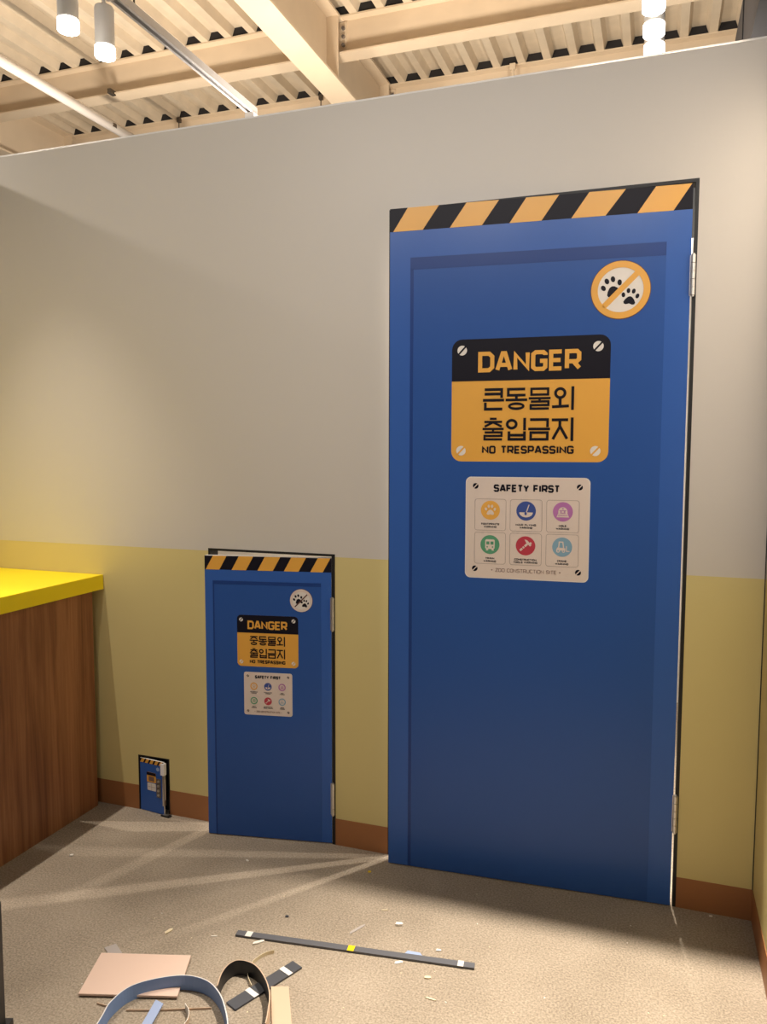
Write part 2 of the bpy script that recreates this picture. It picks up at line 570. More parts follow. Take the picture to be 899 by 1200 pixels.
def slab_with_holes(x0, x1, z0, z1, y0, y1, holes):
    xs = sorted({x0, x1, *[h[0] for h in holes], *[h[1] for h in holes]})
    zs = sorted({z0, z1, *[h[2] for h in holes], *[h[3] for h in holes]})

    def solid(i, k):
        if i < 0 or k < 0 or i >= len(xs) - 1 or k >= len(zs) - 1:
            return False
        cx, cz = (xs[i] + xs[i + 1]) / 2, (zs[k] + zs[k + 1]) / 2
        return not any(h[0] < cx < h[1] and h[2] < cz < h[3] for h in holes)
    b = MB()
    nz = len(zs)
    ids = {}
    vs_, fs = [], []

    def vid(i, k, s):
        if (i, k, s) not in ids:
            ids[(i, k, s)] = len(vs_)
            vs_.append((xs[i], (y0, y1)[s], zs[k]))
        return ids[(i, k, s)]
    for i in range(len(xs) - 1):
        for k in range(nz - 1):
            if not solid(i, k):
                continue
            fs.append((vid(i, k, 0), vid(i + 1, k, 0), vid(i + 1, k + 1, 0), vid(i, k + 1, 0)))
            fs.append((vid(i, k + 1, 1), vid(i + 1, k + 1, 1), vid(i + 1, k, 1), vid(i, k, 1)))
            if not solid(i - 1, k):
                fs.append((vid(i, k, 0), vid(i, k + 1, 0), vid(i, k + 1, 1), vid(i, k, 1)))
            if not solid(i + 1, k):
                fs.append((vid(i + 1, k, 0), vid(i + 1, k, 1), vid(i + 1, k + 1, 1), vid(i + 1, k + 1, 0)))
            if not solid(i, k - 1):
                fs.append((vid(i, k, 0), vid(i, k, 1), vid(i + 1, k, 1), vid(i + 1, k, 0)))
            if not solid(i, k + 1):
                fs.append((vid(i, k + 1, 0), vid(i + 1, k + 1, 0), vid(i + 1, k + 1, 1), vid(i, k + 1, 1)))
    return b.add(vs_, fs)


# floor: a slab and carpet tiles on it
floor = MB().box(-7, 4, -6, 5, -0.108, -0.008).build('floor', M_CARPET)
tag(floor, 'beige loop pile carpet floor in front of the partition', 'floor', kind='structure')
TX0, TY0, TS = -1.313, -0.19, 0.5
tile_mesh = None
for i in range(-3, 4):
    for k in range(-5, 1):
        x0 = max(TX0 + i * TS, X_L + 0.0); x1 = min(TX0 + (i + 1) * TS, X_R)
        y0 = TY0 + k * TS; y1 = min(TY0 + (k + 1) * TS, 0.6 if k == 0 else 9)
        if x1 - x0 < 0.02:
            continue
        g = 0.0001
        key = abs(x1 - x0 - TS) < 1e-6 and abs(y1 - y0 - TS) < 1e-6
        if key and tile_mesh:
            o = bpy.data.objects.new('carpet_tile', tile_mesh)
            C.objects.link(o)
            o.parent = floor
        else:
            b = MB()
            w, d = x1 - x0, y1 - y0
            c = 0.0004
            b.add([(g, g, -.008), (w - g, g, -.008), (w - g, d - g, -.008), (g, d - g, -.008),
                   (g, g, -c), (w - g, g, -c), (w - g, d - g, -c), (g, d - g, -c),
                   (g + c, g + c, 0), (w - g - c, g + c, 0), (w - g - c, d - g - c, 0), (g + c, d - g - c, 0)],
                  [(3, 2, 1, 0), (8, 9, 10, 11)] + [(a, (a + 1) % 4, 4 + (a + 1) % 4, 4 + a) for a in range(4)]
                  + [(4 + a, 4 + (a + 1) % 4, 8 + (a + 1) % 4, 8 + a) for a in range(4)])
            o = b.build('carpet_tile', M_CARPET, floor)
            if key:
                tile_mesh = o.data
        o.location = (x0, y0, 0)

wall_back = slab_with_holes(X_L, X_R, 0, H, 0, T_W, OPEN).build('wall_back', M_WALL)
tag(wall_back, 'off white and mustard partition with three doors in it', 'wall', kind='structure')
wl = MB().box(X_L - T_W, X_L, -2.0, T_W, 0, H).build('wall_left', M_WALL)
tag(wl, 'partition running along behind the yellow topped counter', 'wall', kind='structure')
wr = MB().box(X_R, X_R + T_W, -1.55, T_W, 0, H).build('wall_right', M_WALL)
tag(wr, 'narrow mustard partition strip meeting the corner beside the tall door', 'wall', kind='structure')
rear = MB().box(-3.4, 1.6, 2.0, 2.05, -0.008, 2.4).build('wall_rear_added', M_WHITE_RAW)  # white backing added so the door gaps show bright
tag(rear, 'white wall added behind the partition to brighten the door gaps', 'wall', kind='structure')
cap = MB().box(X_L, X_R, 0.004, T_W - 0.004, H, H + 0.007).build('trim_1', M_WHITE_RAW)
tag(cap, 'bright white capping strip along the top of the partition', 'trim', kind='structure')
bb = MB()
edges = [X_L, -1.772, -1.638, -1.462, -0.985, -0.800, 0.088, X_R]
for a, b_ in ((0, 1), (2, 3), (4, 5), (6, 7)):
    bb.box(edges[a], edges[b_] - (0.0012 if b_ == 7 else 0), -0.0012, 0, 0, Z_BASE)
tag(bb.build('baseboard_back', M_BROWN), 'flat reddish brown skirting band at the foot of the partition', 'baseboard', kind='structure')
br = MB().box(X_R - 0.0012, X_R, -1.55, -0.0012, 0, Z_BASE).build('baseboard_right', M_BROWN)
tag(br, 'flat reddish brown skirting band round the corner from the tall door', 'baseboard', kind='structure')

cn = MB().box(X_R - .0025, X_R, -.0025, 0, Z_BASE, H).build('trim_2', M_JAMB)
tag(cn, 'thin dark joint line in the corner between the two partitions', 'trim', kind='structure')

# black linings of the three openings
for n, (x0, x1, z0, z1) in enumerate(OPEN):
    t = (0.009, 0.008, 0.004)[n]
    tr = (0.0095, 0.0118, 0.006)[n]
    b = MB().box(x0, x0 + t, -0.0006, T_W, 0, z1).box(x1 - tr, x1, -0.0006, T_W, 0, z1).box(x0 + t, x1 - tr, -0.0006, T_W, z1 - t, z1)
    if n == 2:
        b.box(x0 + t, x1 - tr, .030, .036, 0, z1 - t)  # black backing added so the tiny opening stays dark inside
    b.build('jamb', M_JAMB, wall_back)

# ------------------------------------------------------------------ doors


def hinge(parent, x, zc, h, r, leaf):
    b = MB()
    n = 5
    for i in range(n):
        z0 = zc - h / 2 + i * h / n
        b.tube((x, -r * 0.9, z0 + 0.0006), (x, -r * 0.9, z0 + h / n - 0.0006), r, seg=14)
    b.tube((x, -r * 0.9, zc - h / 2 - r * .5), (x, -r * 0.9, zc - h / 2), r * .7, seg=12)
    b.tube((x, -r * 0.9, zc + h / 2), (x, -r * 0.9, zc + h / 2 + r * .5), r * .7, seg=12)
    hg = b.build('hinge', M_STEEL, parent)
    l = MB().box(x - leaf, x, -0.0016, 0.0, zc - h / 2, zc + h / 2).build('hinge_leaf', M_STEEL, hg)
    return hg


def screw(parent, cx, cz, r, layer, m_head, m_slot):
    flat([ellipse(cx, cz, r, r, n=18)], 'screw_head', m_head, parent, layer)
    a = math.radians(47)
    dx, dz = math.cos(a) * r * 1.02, math.sin(a) * r * 1.02
    flat(stroke([(cx - dx, cz - dz), (cx + dx, cz + dz)], r * 0.34), 'screw_slot', m_slot, parent, layer + 1)


def hazard_band(root, W, z0, z1, tops, bots):
    hb = flat([[(0, z0), (W, z0), (W, z1), (0, z1)]], 'hazard_band', M_BLACK, root, 1)
    for i in range(0, len(tops), 2):
        flat([[(bots[i], z0), (bots[i + 1], z0), (tops[i + 1], z1), (tops[i], z1)]], 'hazard_stripe', M_ORANGE, hb, 2)


def paw_sign(root, cx, cz, r, full=True):
    ps = flat([ellipse(cx, cz, r, r, n=44)], 'paw_sign', M_OUT, root, 2)
    ps['label'] = 'round no paws sign with two black paw prints'
    flat(ring_quads(cx, cz, r * .865, r * .865, r * .22, 44), 'sign_ring', M_ORANGE if full else M_SIGNW, ps, 5)
    flat([ellipse(cx, cz, r * .77, r * .77, n=40)], 'sign_face', M_PALE, ps, 3)
    e = 1.0 if full else 1.18
    flat(paw(cx - r * .28, cz + r * .10, r * .70 * e, math.radians(18)), 'paw_print', M_BLACK, ps, 4)
    flat(paw(cx + r * .32, cz - r * .26, r * .58 * e, math.radians(-8)), 'paw_print', M_BLACK, ps, 4)
    d = r * .72 * .78
    flat(stroke([(cx - d, cz - d), (cx + d, cz + d)], r * (.19 if full else .1)), 'slash_bar', M_ORANGE if full else M_OUT, ps, 5)


def danger_sign(root, x0, x1, z0, z1, zs, line1, full=True):
    k = (x1 - x0) / 0.455
    r = 0.030 * k
    sg = flat([rrect(x0, x1, z0, z1, r)], 'danger_sign', M_ORANGE, root, 2)
    sg['label'] = 'orange and black danger sign with dark korean lettering'
    top = [p for p in rrect(x0, x1, z0, z1, r) if p[1] > zs] + []
    top = [(x1, zs)] + top + [(x0, zs)]
    flat([top], 'sign_header', M_BLACK, sg, 3)

    def X(u):
        return x0 + (u - 0.1935) * k
    hz = (z1 - z0) / 0.361

    def Z(w):
        return z0 + (w - 1.293) * hz
    flat(latin('DANGER', X(.272), X(.569), Z(1.556), Z(1.616), .20), 'danger_word', M_ORANGE, sg, 4)
    q = hangul(line1, X(.2875), X(.5515), Z(1.444), Z(1.509)) + hangul(['chul', 'ip', 'geum', 'ji'], X(.2875), X(.5515), Z(1.355), Z(1.420))
    flat(q, 'korean_words', M_BLACK, sg, 4)
    flat(latin('NO TRESPASSING', X(.2865), X(.553), Z(1.3165), Z(1.340), .22), 'warning_words', M_BLACK, sg, 4)
    for (u, w), mm in (((.224, 1.6215), M_PALE), ((.6145, 1.6215), M_PALE), ((.223, 1.325), M_PALE), ((.6125, 1.325), M_PALE)):
        screw(sg, X(u), Z(w), 0.0145 * k, 4, mm, M_BLACK if w > 1.5 else M_ORANGE)


ICONS = [('paw', (0.80, 0.42, 0.08)), ('hair', (0.045, 0.085, 0.33)), ('mole', (0.48, 0.18, 0.46)),
         ('train', (0.10, 0.33, 0.19)), ('tool', (0.50, 0.045, 0.075)), ('crane', (0.23, 0.40, 0.54))]
WORDS = [('FOOTPRINTS', 'WARNING'), ('HAIR FLYING', 'WARNING'), ('MOLE', 'WARNING'),
         ('TRAIN', 'WARNING'), ('CONSTRUCTION', 'TOOLS WARNING'), ('CRANE', 'WARNING')]


def icon_polys(kind, cx, cz, r):
    """light shapes, cut shapes"""
    def P(pts):
        return [(cx + r * x, cz + r * z) for x, z in pts]
    if kind == 'paw':
        return paw(cx, cz, r * 1.15), []
    if kind == 'hair':
        bowl = P([(-.70, -.14), (.70, -.14)] + [(.70 * math.cos(t), -.14 - .52 * math.sin(t)) for t in [i * math.pi / 12 for i in range(1, 12)]])
        return [bowl] + stroke(P([(-.02, -.3), (.30, .66)]), r * .10), [ellipse(cx - r * .04, cz - r * .27, r * .13, r * .17, n=14)]
    if kind == 'mole':
        dome = P([(-.46, -.20)] + [(-.46 * math.cos(t), .02 + .46 * math.sin(t)) for t in [i * math.pi / 12 for i in range(13)]] + [(.46, -.20)])
        base = P([(-.62, -.56), (.62, -.56), (.50, -.22), (-.50, -.22)])
        cut = stroke(P([(-.34, .12), (.34, .12)]), r * .07) + stroke(P([(-.26, -.12), (.26, -.12)]), r * .06) + stroke(P([(-.5, -.38), (.5, -.38)]), r * .06)
        cut += [ellipse(cx - r * .18, cz, r * .07, r * .07, n=10), ellipse(cx + r * .18, cz, r * .07, r * .07, n=10), ellipse(cx, cz + r * .32, r * .09, r * .06, n=10)]
        return [dome, base], cut
    if kind == 'train':
        body = rrect(cx - r * .50, cx + r * .50, cz - r * .46, cz + r * .56, r * .16)
        legs = [P([(-.42, -.62), (-.20, -.62), (-.14, -.40), (-.36, -.40)]), P([(.42, -.62), (.20, -.62), (.14, -.40), (.36, -.40)])]
        cut = [P([(-.38, .02), (-.06, .02), (-.06, .34), (-.38, .34)]), P([(.06, .02), (.38, .02), (.38, .34), (.06, .34)]),
               ellipse(cx - r * .28, cz - r * .24, r * .08, r * .08, n=12), ellipse(cx + r * .28, cz - r * .24, r * .08, r * .08, n=12)]
        return [body] + legs, cut
    if kind == 'tool':
        lt = stroke(P([(-.56, -.50), (.18, .20)]), r * .22)
        lt += [P([(-.12, .66), (.16, .60), (.62, .10), (.46, -.06), (.24, .16), (.08, .02), (-.02, .14), (.10, .28)])]
        lt += [P([(.44, .12), (.66, .28), (.52, .42), (.34, .26)])]
        cut = stroke(P([(-.22, -.34), (-.38, -.16)]), r * .07) + stroke(P([(-.04, -.16), (-.20, .02)]), r * .07)
        return lt, cut
    lt = stroke(P([(-.36, -.18), (-.30, .52), (.06, .52), (.16, -.18)]), r * .11)
    lt += [P([(-.62, -.34), (-.50, -.04), (.30, -.10), (.34, -.36)])] + stroke(P([(.42, .12), (.44, -.42), (.74, -.42)]), r * .09)
    lt += [ellipse(cx - r * .40, cz - r * .40, r * .18, r * .18, n=16), ellipse(cx + r * .14, cz - r * .42, r * .15, r * .15, n=16)]
    cut = [ellipse(cx - r * .40, cz - r * .40, r * .08, r * .08, n=12), ellipse(cx + r * .14, cz - r * .42, r * .07, r * .07, n=12)]
    return lt, cut


def safety_sign(root, x0, x1, z0, z1, full=True):
    k = (x1 - x0) / 0.3575
    hz = (z1 - z0) / 0.300

    def X(u):
        return x0 + (u - 0.2415) * k

    def Z(w):
        return z0 + (w - 0.945) * hz
    sg = flat([rrect(x0 - .0025 * k, x1 + .0025 * k, z0 - .0025 * k, z1 + .0025 * k, .016 * k)], 'safety_sign', M_PALE, root, 2)
    sg['label'] = 'cream safety notice with six round coloured icons'
    flat([rrect(x0, x1, z0, z1, .015 * k)], 'sign_face', M_SIGNW, sg, 3)
    flat(latin('SAFETY FIRST', X(.323), X(.516), Z(1.203), Z(1.2255), .24), 'title_words', M_BLACK, sg, 4)
    small = []
    for i, (kind, col) in enumerate(ICONS):
        cx = (0.314, 0.4195, 0.5255)[i % 3]
        cz = (1.148, 1.0445)[i // 3]
        bx0, bx1 = cx - .047, cx + .047
        bz0, bz1 = ((1.087, 1.182), (.986, 1.082))[i // 3]
        if full:
            o = rrect(X(bx0), X(bx1), Z(bz0), Z(bz1), .008 * k)
            n_ = rrect(X(bx0) + .0012 * k, X(bx1) - .0012 * k, Z(bz0) + .0012 * k, Z(bz1) - .0012 * k, .007 * k)
            flat([[o[j], o[(j + 1) % len(o)], n_[(j + 1) % len(o)], n_[j]] for j in range(len(o))], 'icon_border', M_LINE, sg, 4)
        r = .0285 * k
        md = mat('icon_' + kind, col, 0.4)
        if full or kind in ('hair', 'tool'):
            flat([ellipse(X(cx), Z(cz), r, r, n=32)], 'icon_disc', md, sg, 4)
            lt, cut = icon_polys(kind, X(cx), Z(cz), r)
            flat(lt, 'icon_symbol', M_SIGNW, sg, 5)
            if cut:
                flat(cut, 'icon_detail', md, sg, 6)
        else:
            flat(ring_quads(X(cx), Z(cz), r * .82, r * .82, r * .26), 'icon_disc', md, sg, 4)
            lt, cut = icon_polys(kind, X(cx), Z(cz), r * .8)
            flat(lt, 'icon_symbol', mat('icon_soft_' + kind, tuple(.5 * c + .5 * s for c, s in zip(col, (.66, .56, .48))), .4), sg, 4)
        for j, wd in enumerate(WORDS[i]):
            hw = min(.036, .0027 * len(wd))
            zt = cz - .0385 - j * .0085
            small += latin(wd, X(cx - hw), X(cx + hw), Z(zt - .0058), Z(zt), .22)
    flat(small, 'caption_words', M_BLACK, sg, 4)
    flat(latin('+ ZOO CONSTRUCTION SITE +', X(.317), X(.524), Z(.963), Z(.974), .13), 'footer_words', M_TXT2, sg, 4)
    for u, w in ((.269, 1.220), (.572, 1.220), (.269, .971), (.572, .971)):
        screw(sg, X(u), Z(w), .0085 * k, 4, M_BLACK, M_SIGNW)


def make_door(name, label, loc, ang, W, Hd, T, z_gap=0.004):
    root = empty(name, loc, ang)
    tag(root, label, 'door', kind='structure')
    p = MB().box(0, W, 0.0, T, z_gap, Hd)
    p.build('door_panel', M_PINKEDGE if False else M_WHITE_RAW, root)
    flat([[(0, z_gap), (W, z_gap), (W, Hd), (0, Hd)]], 'door_skin', M_BLUE, root, 0.9)
    return root


# tall door
A1 = math.atan2(0.050, 0.856)
d1 = make_door('door_1', 'tall blue door with danger sign filling most of the partition height', (-0.779, -0.054, 0), A1, 0.853, 2.049, 0.030)
hazard_band(d1, .853, 1.981, 2.049,
            [.055, .150, .232, .327, .405, .497, .580, .678, .757, .850],
            [.010, .101, .183, .278, .358, .449, .532, .625, .710, .804])
flat([[(.068, .006), (.789, .006), (.789, 1.900), (.068, 1.900)]], 'inner_panel', M_BLUE_IN, d1, 1.9)
flat([[(.064, 1.866), (.789, 1.862), (.789, 1.898), (.064, 1.902)]], 'panel_line', M_BLUE_DK, d1, 2.4)
flat([[(.064, .006), (.074, .006), (.074, 1.868), (.064, 1.868)]], 'panel_line', M_BLUE_DK, d1, 2.4)
paw_sign(d1, .6705, 1.775, .0815)
danger_sign(d1, .1935, .6485, 1.293, 1.654, 1.531, ['keun', 'dong', 'mul', 'oe'])
safety_sign(d1, .2415, .599, .945, 1.245)
for zc in (1.804, .282):
    hinge(d1, .8585, zc, .108, .0066, .008)

# knee-high door
A2 = math.atan2(0.078, 0.432)
d2 = make_door('door_2', 'waist high blue door with danger sign, standing slightly ajar', (-1.428, -0.078, 0), A2, 0.437, 0.972, 0.020)
st = [.030, .078, .121, .171, .211, .264, .302, .352, .392, .434]
hazard_band(d2, .437, .925, .972, st, [s - .026 for s in st])
flat([[(.030, .004), (.402, .004), (.402, .887), (.030, .887)]], 'inner_panel', M_BLUE_IN, d2, 1.9)
flat([[(.028, .876), (.402, .876), (.402, .888), (.028, .888)]], 'panel_line', M_BLUE_DK, d2, 2.4)
flat([[(.028, .004), (.033, .004), (.033, .876), (.028, .876)]], 'panel_line', M_BLUE_DK, d2, 2.4)
paw_sign(d2, .335, .829, .039, False)
danger_sign(d2, .112, .324, .599, .774, .714, ['jung', 'dong', 'mul', 'oe'])
safety_sign(d2, .135, .301, .4335, .5785, False)
for zc in (.787, .158):
    hinge(d2, .441, zc, .108, .0058, .008)

# mouse-sized door
A3 = math.atan2(-0.014, 0.118)
d3 = make_door('door_3', 'tiny blue door at skirting level beside the counter', (-1.764, -0.001, 0), A3, 0.110, 0.197, 0.006, 0.002)
st = [.010, .024, .032, .045, .054, .067, .076, .089, .097, .108]
hazard_band(d3, .110, .182, .197, st, [s - .009 for s in st])
dm = flat([rrect(.032, .075, .113, .150, .003)], 'danger_sign', M_ORANGE, d3, 2)
flat([[(.032, .139), (.075, .139), (.075, .150), (.032, .150)]], 'sign_header', M_BLACK, dm, 3)
flat([rrect(.041, .067, .118, .135, .002)], 'sign_text_block', M_TXT2, dm, 3)
sm = flat([rrect(.034, .074, .082, .110, .003)], 'safety_sign', M_PALE, d3, 2)
flat(stroke([(.036, .096), (.072, .096)], .0012) + stroke([(.054, .084), (.054, .108)], .0012), 'sign_lines', M_LINE, sm, 3)
flat([ellipse(.084, .167, .007, .007, n=18)], 'paw_sign', mat('tiny_disc_blue', (.35, .45, .68), .4), d3, 2)
# steel strip on the open edge, its knuckles and a catch plate with four screws
e3 = MB().box(.106, .1135, -.003, .008, .035, .150).build('edge_strip', M_STEEL, d3)
MB().box(.100, .1165, -.005, .008, .150, .193).build('hinge_end_lit', M_HINGE_LIT, e3)  # hinge end coloured white to stand for its highlight
MB().tube((.1175, -.001, .060), (.1175, -.001, .135), .0026, seg=10).build('hinge_pin', M_STEEL, e3)
cp = MB().box(.077, .098, -.0022, 0, .062, .132).build('catch_plate', M_STEEL_DK, d3)
for zz in (.072, .088, .106, .122):
    MB().tube((.087, -.0052, zz), (.087, -.002, zz), .0042, .0050, seg=12).build('catch_screw', M_STEEL, cp)
f3 = MB().box(.104, .142, -.012, .004, .0005, .0045).build('foot_plate', M_BLKPLA, d3)
MB().box(.108, .132, -.009, .001, .0045, .0062).build('foot_pad', M_STEEL, f3)

# ------------------------------------------------------------------ counter
CT = empty('counter', (-2.22, -0.5, 0))
tag(CT, 'walnut laminate counter with a bright yellow top along the side partition', 'counter')
MB().box(-0.322, 0.284, -0.8, 0.472, 0.0, 0.815).build('counter_body', M_WOOD, CT)
MB().box(-0.322, 0.314, -0.83, 0.498, 0.815, 0.869).build('worktop', M_YELLOW, CT, bevel=0.0015)

# ------------------------------------------------------------------ roof
Z_RIB = 4.0
PITCH_R = 0.175
deck = MB()
prof = []
x = -1.801 - 20 * PITCH_R
while x < 1.2:
    # right foot of a rib at x; rib bottom 0.055 wide, top flats between
    prof += [(x - .060, Z_RIB), (x - .010, Z_RIB), (x + .010, Z_RIB + .055), (x + PITCH_R - .080, Z_RIB + .055)]
    x += PITCH_R
for y0, y1 in ((-1.2, 5.0),):
    k = len(prof)
    vv = [(p[0], y0, p[1]) for p in prof] + [(p[0], y1, p[1]) for p in prof]
    deck.add(vv, [(i, i + 1, k + i + 1, k + i) for i in range(k - 1)])
ceil = deck.build('ceiling', M_DECK)
tag(ceil, 'cream corrugated metal roof deck above the partition', 'ceiling', kind='structure')
sol = ceil.modifiers.new('sheet', 'SOLIDIFY')
sol.thickness = 0.003
sol.offset = 1


def ibeam_x(name, label, x0, x1, yc, z0, z1, w, tf=0.010, tw=0.008):
    o = empty(name, ((x0 + x1) / 2, yc, z0))
    L = (x1 - x0) / 2
    MB().box(-L, L, -tw / 2, tw / 2, tf, z1 - z0 - tf).build('web', M_CREAM, o)
    MB().box(-L, L, -w / 2, w / 2, 0, tf).build('flange', M_CREAM, o)
    MB().box(-L, L, -w / 2, w / 2, z1 - z0 - tf, z1 - z0).build('flange', M_CREAM, o)
    tag(o, label, 'beam', 'roof purlins', kind='structure')
    return o


GX0, GX1, GZ0 = -2.092, -1.920, 3.60
G2X1 = -4.775
GW = GX1 - GX0


def closure(o, x0, x1, y, cx, z0):
    """black foam plugs under the high flats of the deck"""
    xx = -1.801 - 20 * PITCH_R
    while xx < 1.2:
        a, b_ = xx + .0, xx + PITCH_R - .070
        if a > x0 and b_ < x1:
            MB().add([(a - .008 - cx, y, Z_RIB - z0), (b_ + .008 - cx, y, Z_RIB - z0), (b_ - .010 - cx, y, Z_RIB + .054 - z0), (a + .010 - cx, y, Z_RIB + .054 - z0),
                      (a - .008 - cx, y + .03, Z_RIB - z0), (b_ + .008 - cx, y + .03, Z_RIB - z0), (b_ - .010 - cx, y + .03, Z_RIB + .054 - z0), (a + .010 - cx, y + .03, Z_RIB + .054 - z0)],
                     [(0, 1, 2, 3), (7, 6, 5, 4), (0, 4, 5, 1), (1, 5, 6, 2), (2, 6, 7, 3), (3, 7, 4, 0)]).build('foam_closure', M_FOAM, o)
        xx += PITCH_R


for yc, where in ((2.385, 'nearer the camera'), (3.345, 'half hidden by the partition top')):
    for xa, xb, side in ((G2X1 - GW / 2 - .3, (GX0 + GX1) / 2 - .004, 'between the two girders'), ((GX0 + GX1) / 2 + .004, 1.1, 'on the dark duct side of the girder')):
        o = ibeam_x('purlin', 'cream steel purlin %s, %s' % (side, where), xa, xb, yc, 3.775, Z_RIB, .115)
        closure(o, xa, xb, -0.05, (xa + xb) / 2, 3.775)
        if side.startswith('on'):
            # bolted end plate
            pl = MB().box(-(xb - xa) / 2, -(xb - xa) / 2 + .105, -.014, -.004, .03, .205).build('end_plate', M_CREAM, o)
            for zz in (.065, .115, .165):
                MB().tube((-(xb - xa) / 2 + .085, -.030, zz), (-(xb - xa) / 2 + .085, -.014, zz), .011, seg=6).build('bolt', M_STEEL_DK, pl)


def girder(name, label, x0, x1):
    xc = (x0 + x1) / 2
    o = empty(name, (xc, 1.9, GZ0))
    w = x1 - x0
    MB().box(-.005, .005, -3.0, 3.1, .014, .386).build('web', M_CREAM, o)
    MB().box(-w / 2, w / 2, -3.0, 3.1, 0, .014).build('flange', M_CREAM, o)
    MB().box(-w / 2, w / 2, -3.0, 3.1, .386, .3995).build('flange', M_CREAM, o)
    for y in (.395, 1.355):
        MB().box(.005, w / 2 - .004, y, y + .012, .014, .386).build('stiffener', M_CREAM, o)
    return tag(o, label, 'beam', 'roof girders', kind='structure')


girder('girder', 'deep cream steel girder running overhead beside the track lights', GX0, GX1)
girder('girder', 'cream steel girder at the far edge, partly behind the partition top', G2X1 - GW, G2X1)

# dark duct
du = MB().box(.308, .80, -1.4, 3.25, 2.98, 3.36).build('air_duct', M_DUCT)
tag(du, 'dark square air duct overhead above the corner of the partition', 'duct')
for yy in (-.6, .5, 1.6, 2.7):
    MB().box(.303, .805, yy, yy + .03, 2.975, 3.365).build('duct_flange', M_DUCT, du)
    MB().tube((.55, yy + .015, 3.36), (.55, yy + .015, 4.03), .005, seg=8).build('hanger_rod', M_WIRE, du)

# ------------------------------------------------------------------ lighting tracks, pipe and rods


def track(x, y0, y1, label):
    o = empty('lighting_track', (x, (y0 + y1) / 2, RAIL_Z))
    L = (y1 - y0) / 2
    b = MB()
    b.box(-.022, -.017, -L, L, 0, .036).box(.017, .022, -L, L, 0, .036).box(-.017, .017, -L, L, .031, .036)
    b.box(-.017, -.010, -L, L, 0, .004).box(.010, .017, -L, L, 0, .004)
    b.build('rail', M_TRACK, o)
    MB().box(-.004, .004, -L, L, .024, .031).build('conductor', M_STEEL_DK, o)
    for t in (-.55, .35):
        MB().tube((0, t * L, .036), (0, t * L, 4.06 - RAIL_Z - .06), .004, seg=8).build('hanger_rod', M_WIRE, o)
    return tag(o, label, 'lighting track', 'ceiling lighting tracks')


t1 = track(X1, -1.6, 1.50, 'pale metal lighting track carrying two lit spots over the partition')
fb = empty('track_feed', (X1, 1.5, RAIL_Z))
MB().box(-.026, .026, -.05, .05, -.040, -.0005).build('feed_box', M_LAMPW, fb)
MB().tube((0, .02, -.046), (0, .02, -.040), .010, seg=12).build('cable_gland', M_LAMPW, fb)
tag(fb, 'small white feed box under the end of the pale lighting track', 'feed box')
track(X2, -1.6, 1.3, 'lighting track carrying the glaring spots near the dark duct')


def track_light(x, y, label, target, power, angle=75, r=.037, grp=None):
    o = empty('track_light', (x, y, LAMP_Z))  # lens level
    h = 0.165
    b = MB().lathe([(r * .80, .014), (r * .93, .0), (r, .002), (r, h - .004), (r * .94, h), (.0005, h)], 0, 0)
    b.build('housing', M_LAMPW, o, smooth=False)
    MB().lathe([(r * .94, -.022), (r * 1.04, -.020), (r * 1.04, .016), (r * .94, .018), (r * .94, -.022)], 0, 0).build('glow_ring', M_GLOW, o)  # emissive band added to spread the lamp's glare over its end
    MB().lathe([(r * .80, .013), (r * .80, .010), (.0005, .006)], 0, 0).build('lens', M_LENS, o)
    MB().tube((0, 0, h), (0, 0, RAIL_Z - LAMP_Z - .012), .008, seg=12).build('stem', M_LAMPW, o)
    MB().box(-.015, .015, -.045, .045, RAIL_Z - LAMP_Z - .014, RAIL_Z - LAMP_Z - .0005).build('track_adapter', M_LAMPW, o)
    tag(o, label, 'track light', grp)
    spot((x, y, LAMP_Z - .030), target, power, angle, .6, .022)
    return o


G1, G2 = 'spots on the track by the girder', 'spots on the track near the dark duct'
track_light(X1, .100, 'lit white cylinder spot nearest the picture corner, cut by its top edge', (-2.0, -.35, 0), 40, 80, grp=G1)
track_light(X1, .303, 'lit white cylinder spot hanging right beside the pale track', (-1.9, -.35, 0), 30, 80, grp=G1)
track_light(X2, .985, 'lowest of the glaring spots stacked in line near the dark duct', (-.0, .1, 0), 150, 54, grp=G2)
track_light(X2, .830, 'middle one of the glaring spots in line near the dark duct', (-.5, .0, 0), 12, 90, grp=G2)
track_light(X2, .660, 'uppermost glaring spot in line near the dark duct, cut by the picture', (-.5, -.2, 0), 12, 90, grp=G2)

PX, PZ = -3.62, 3.55
pp = MB().tube((PX, -1.2, PZ), (PX, 3.28, PZ), .032, seg=18).build('ceiling_pipe', M_PIPE, smooth=True)
tag(pp, 'pale round pipe crossing under the purlins near the picture corner', 'pipe')
clamp = empty('pipe_hanger', (PX, 2.30, PZ))
MB().tube((0, 0, .035), (0, 0, .235), .004, seg=8).build('rod', M_WIRE, clamp)
MB().lathe([(.0325, -.012), (.037, -.012), (.037, .012), (.0325, .012), (.0325, -.012)], 0, 0).build('ring_clamp', M_WIRE, clamp)
clamp.children[1].rotation_euler = (math.radians(90), 0, 0)
MB().box(-.014, .014, -.016, .040, .215, .245).build('beam_clamp', M_WIRE, clamp)
tag(clamp, 'thin rod and clamp holding the pale pipe under the purlin', 'pipe hanger')
for i, (xx, lab) in enumerate(((-3.72, 'thin dark hanging rod between the pale pipe and the lighting track'),
                               (-2.47, 'thin dark hanging rod beside the big girder'))):
    h = empty('hanger_rod', (xx, 3.27, 3.2))
    MB().tube((0, 0, 0), (0, 0, .785), .004, seg=8).build('rod', M_WIRE, h)
    MB().box(-.014, .014, -.012, .016, .760, .795).build('beam_clamp', M_WIRE, h)
    tag(h, lab, 'rod', 'hanging rods at the far purlin')
h = empty('hanger_rod', (-1.02, 3.27, 3.2))
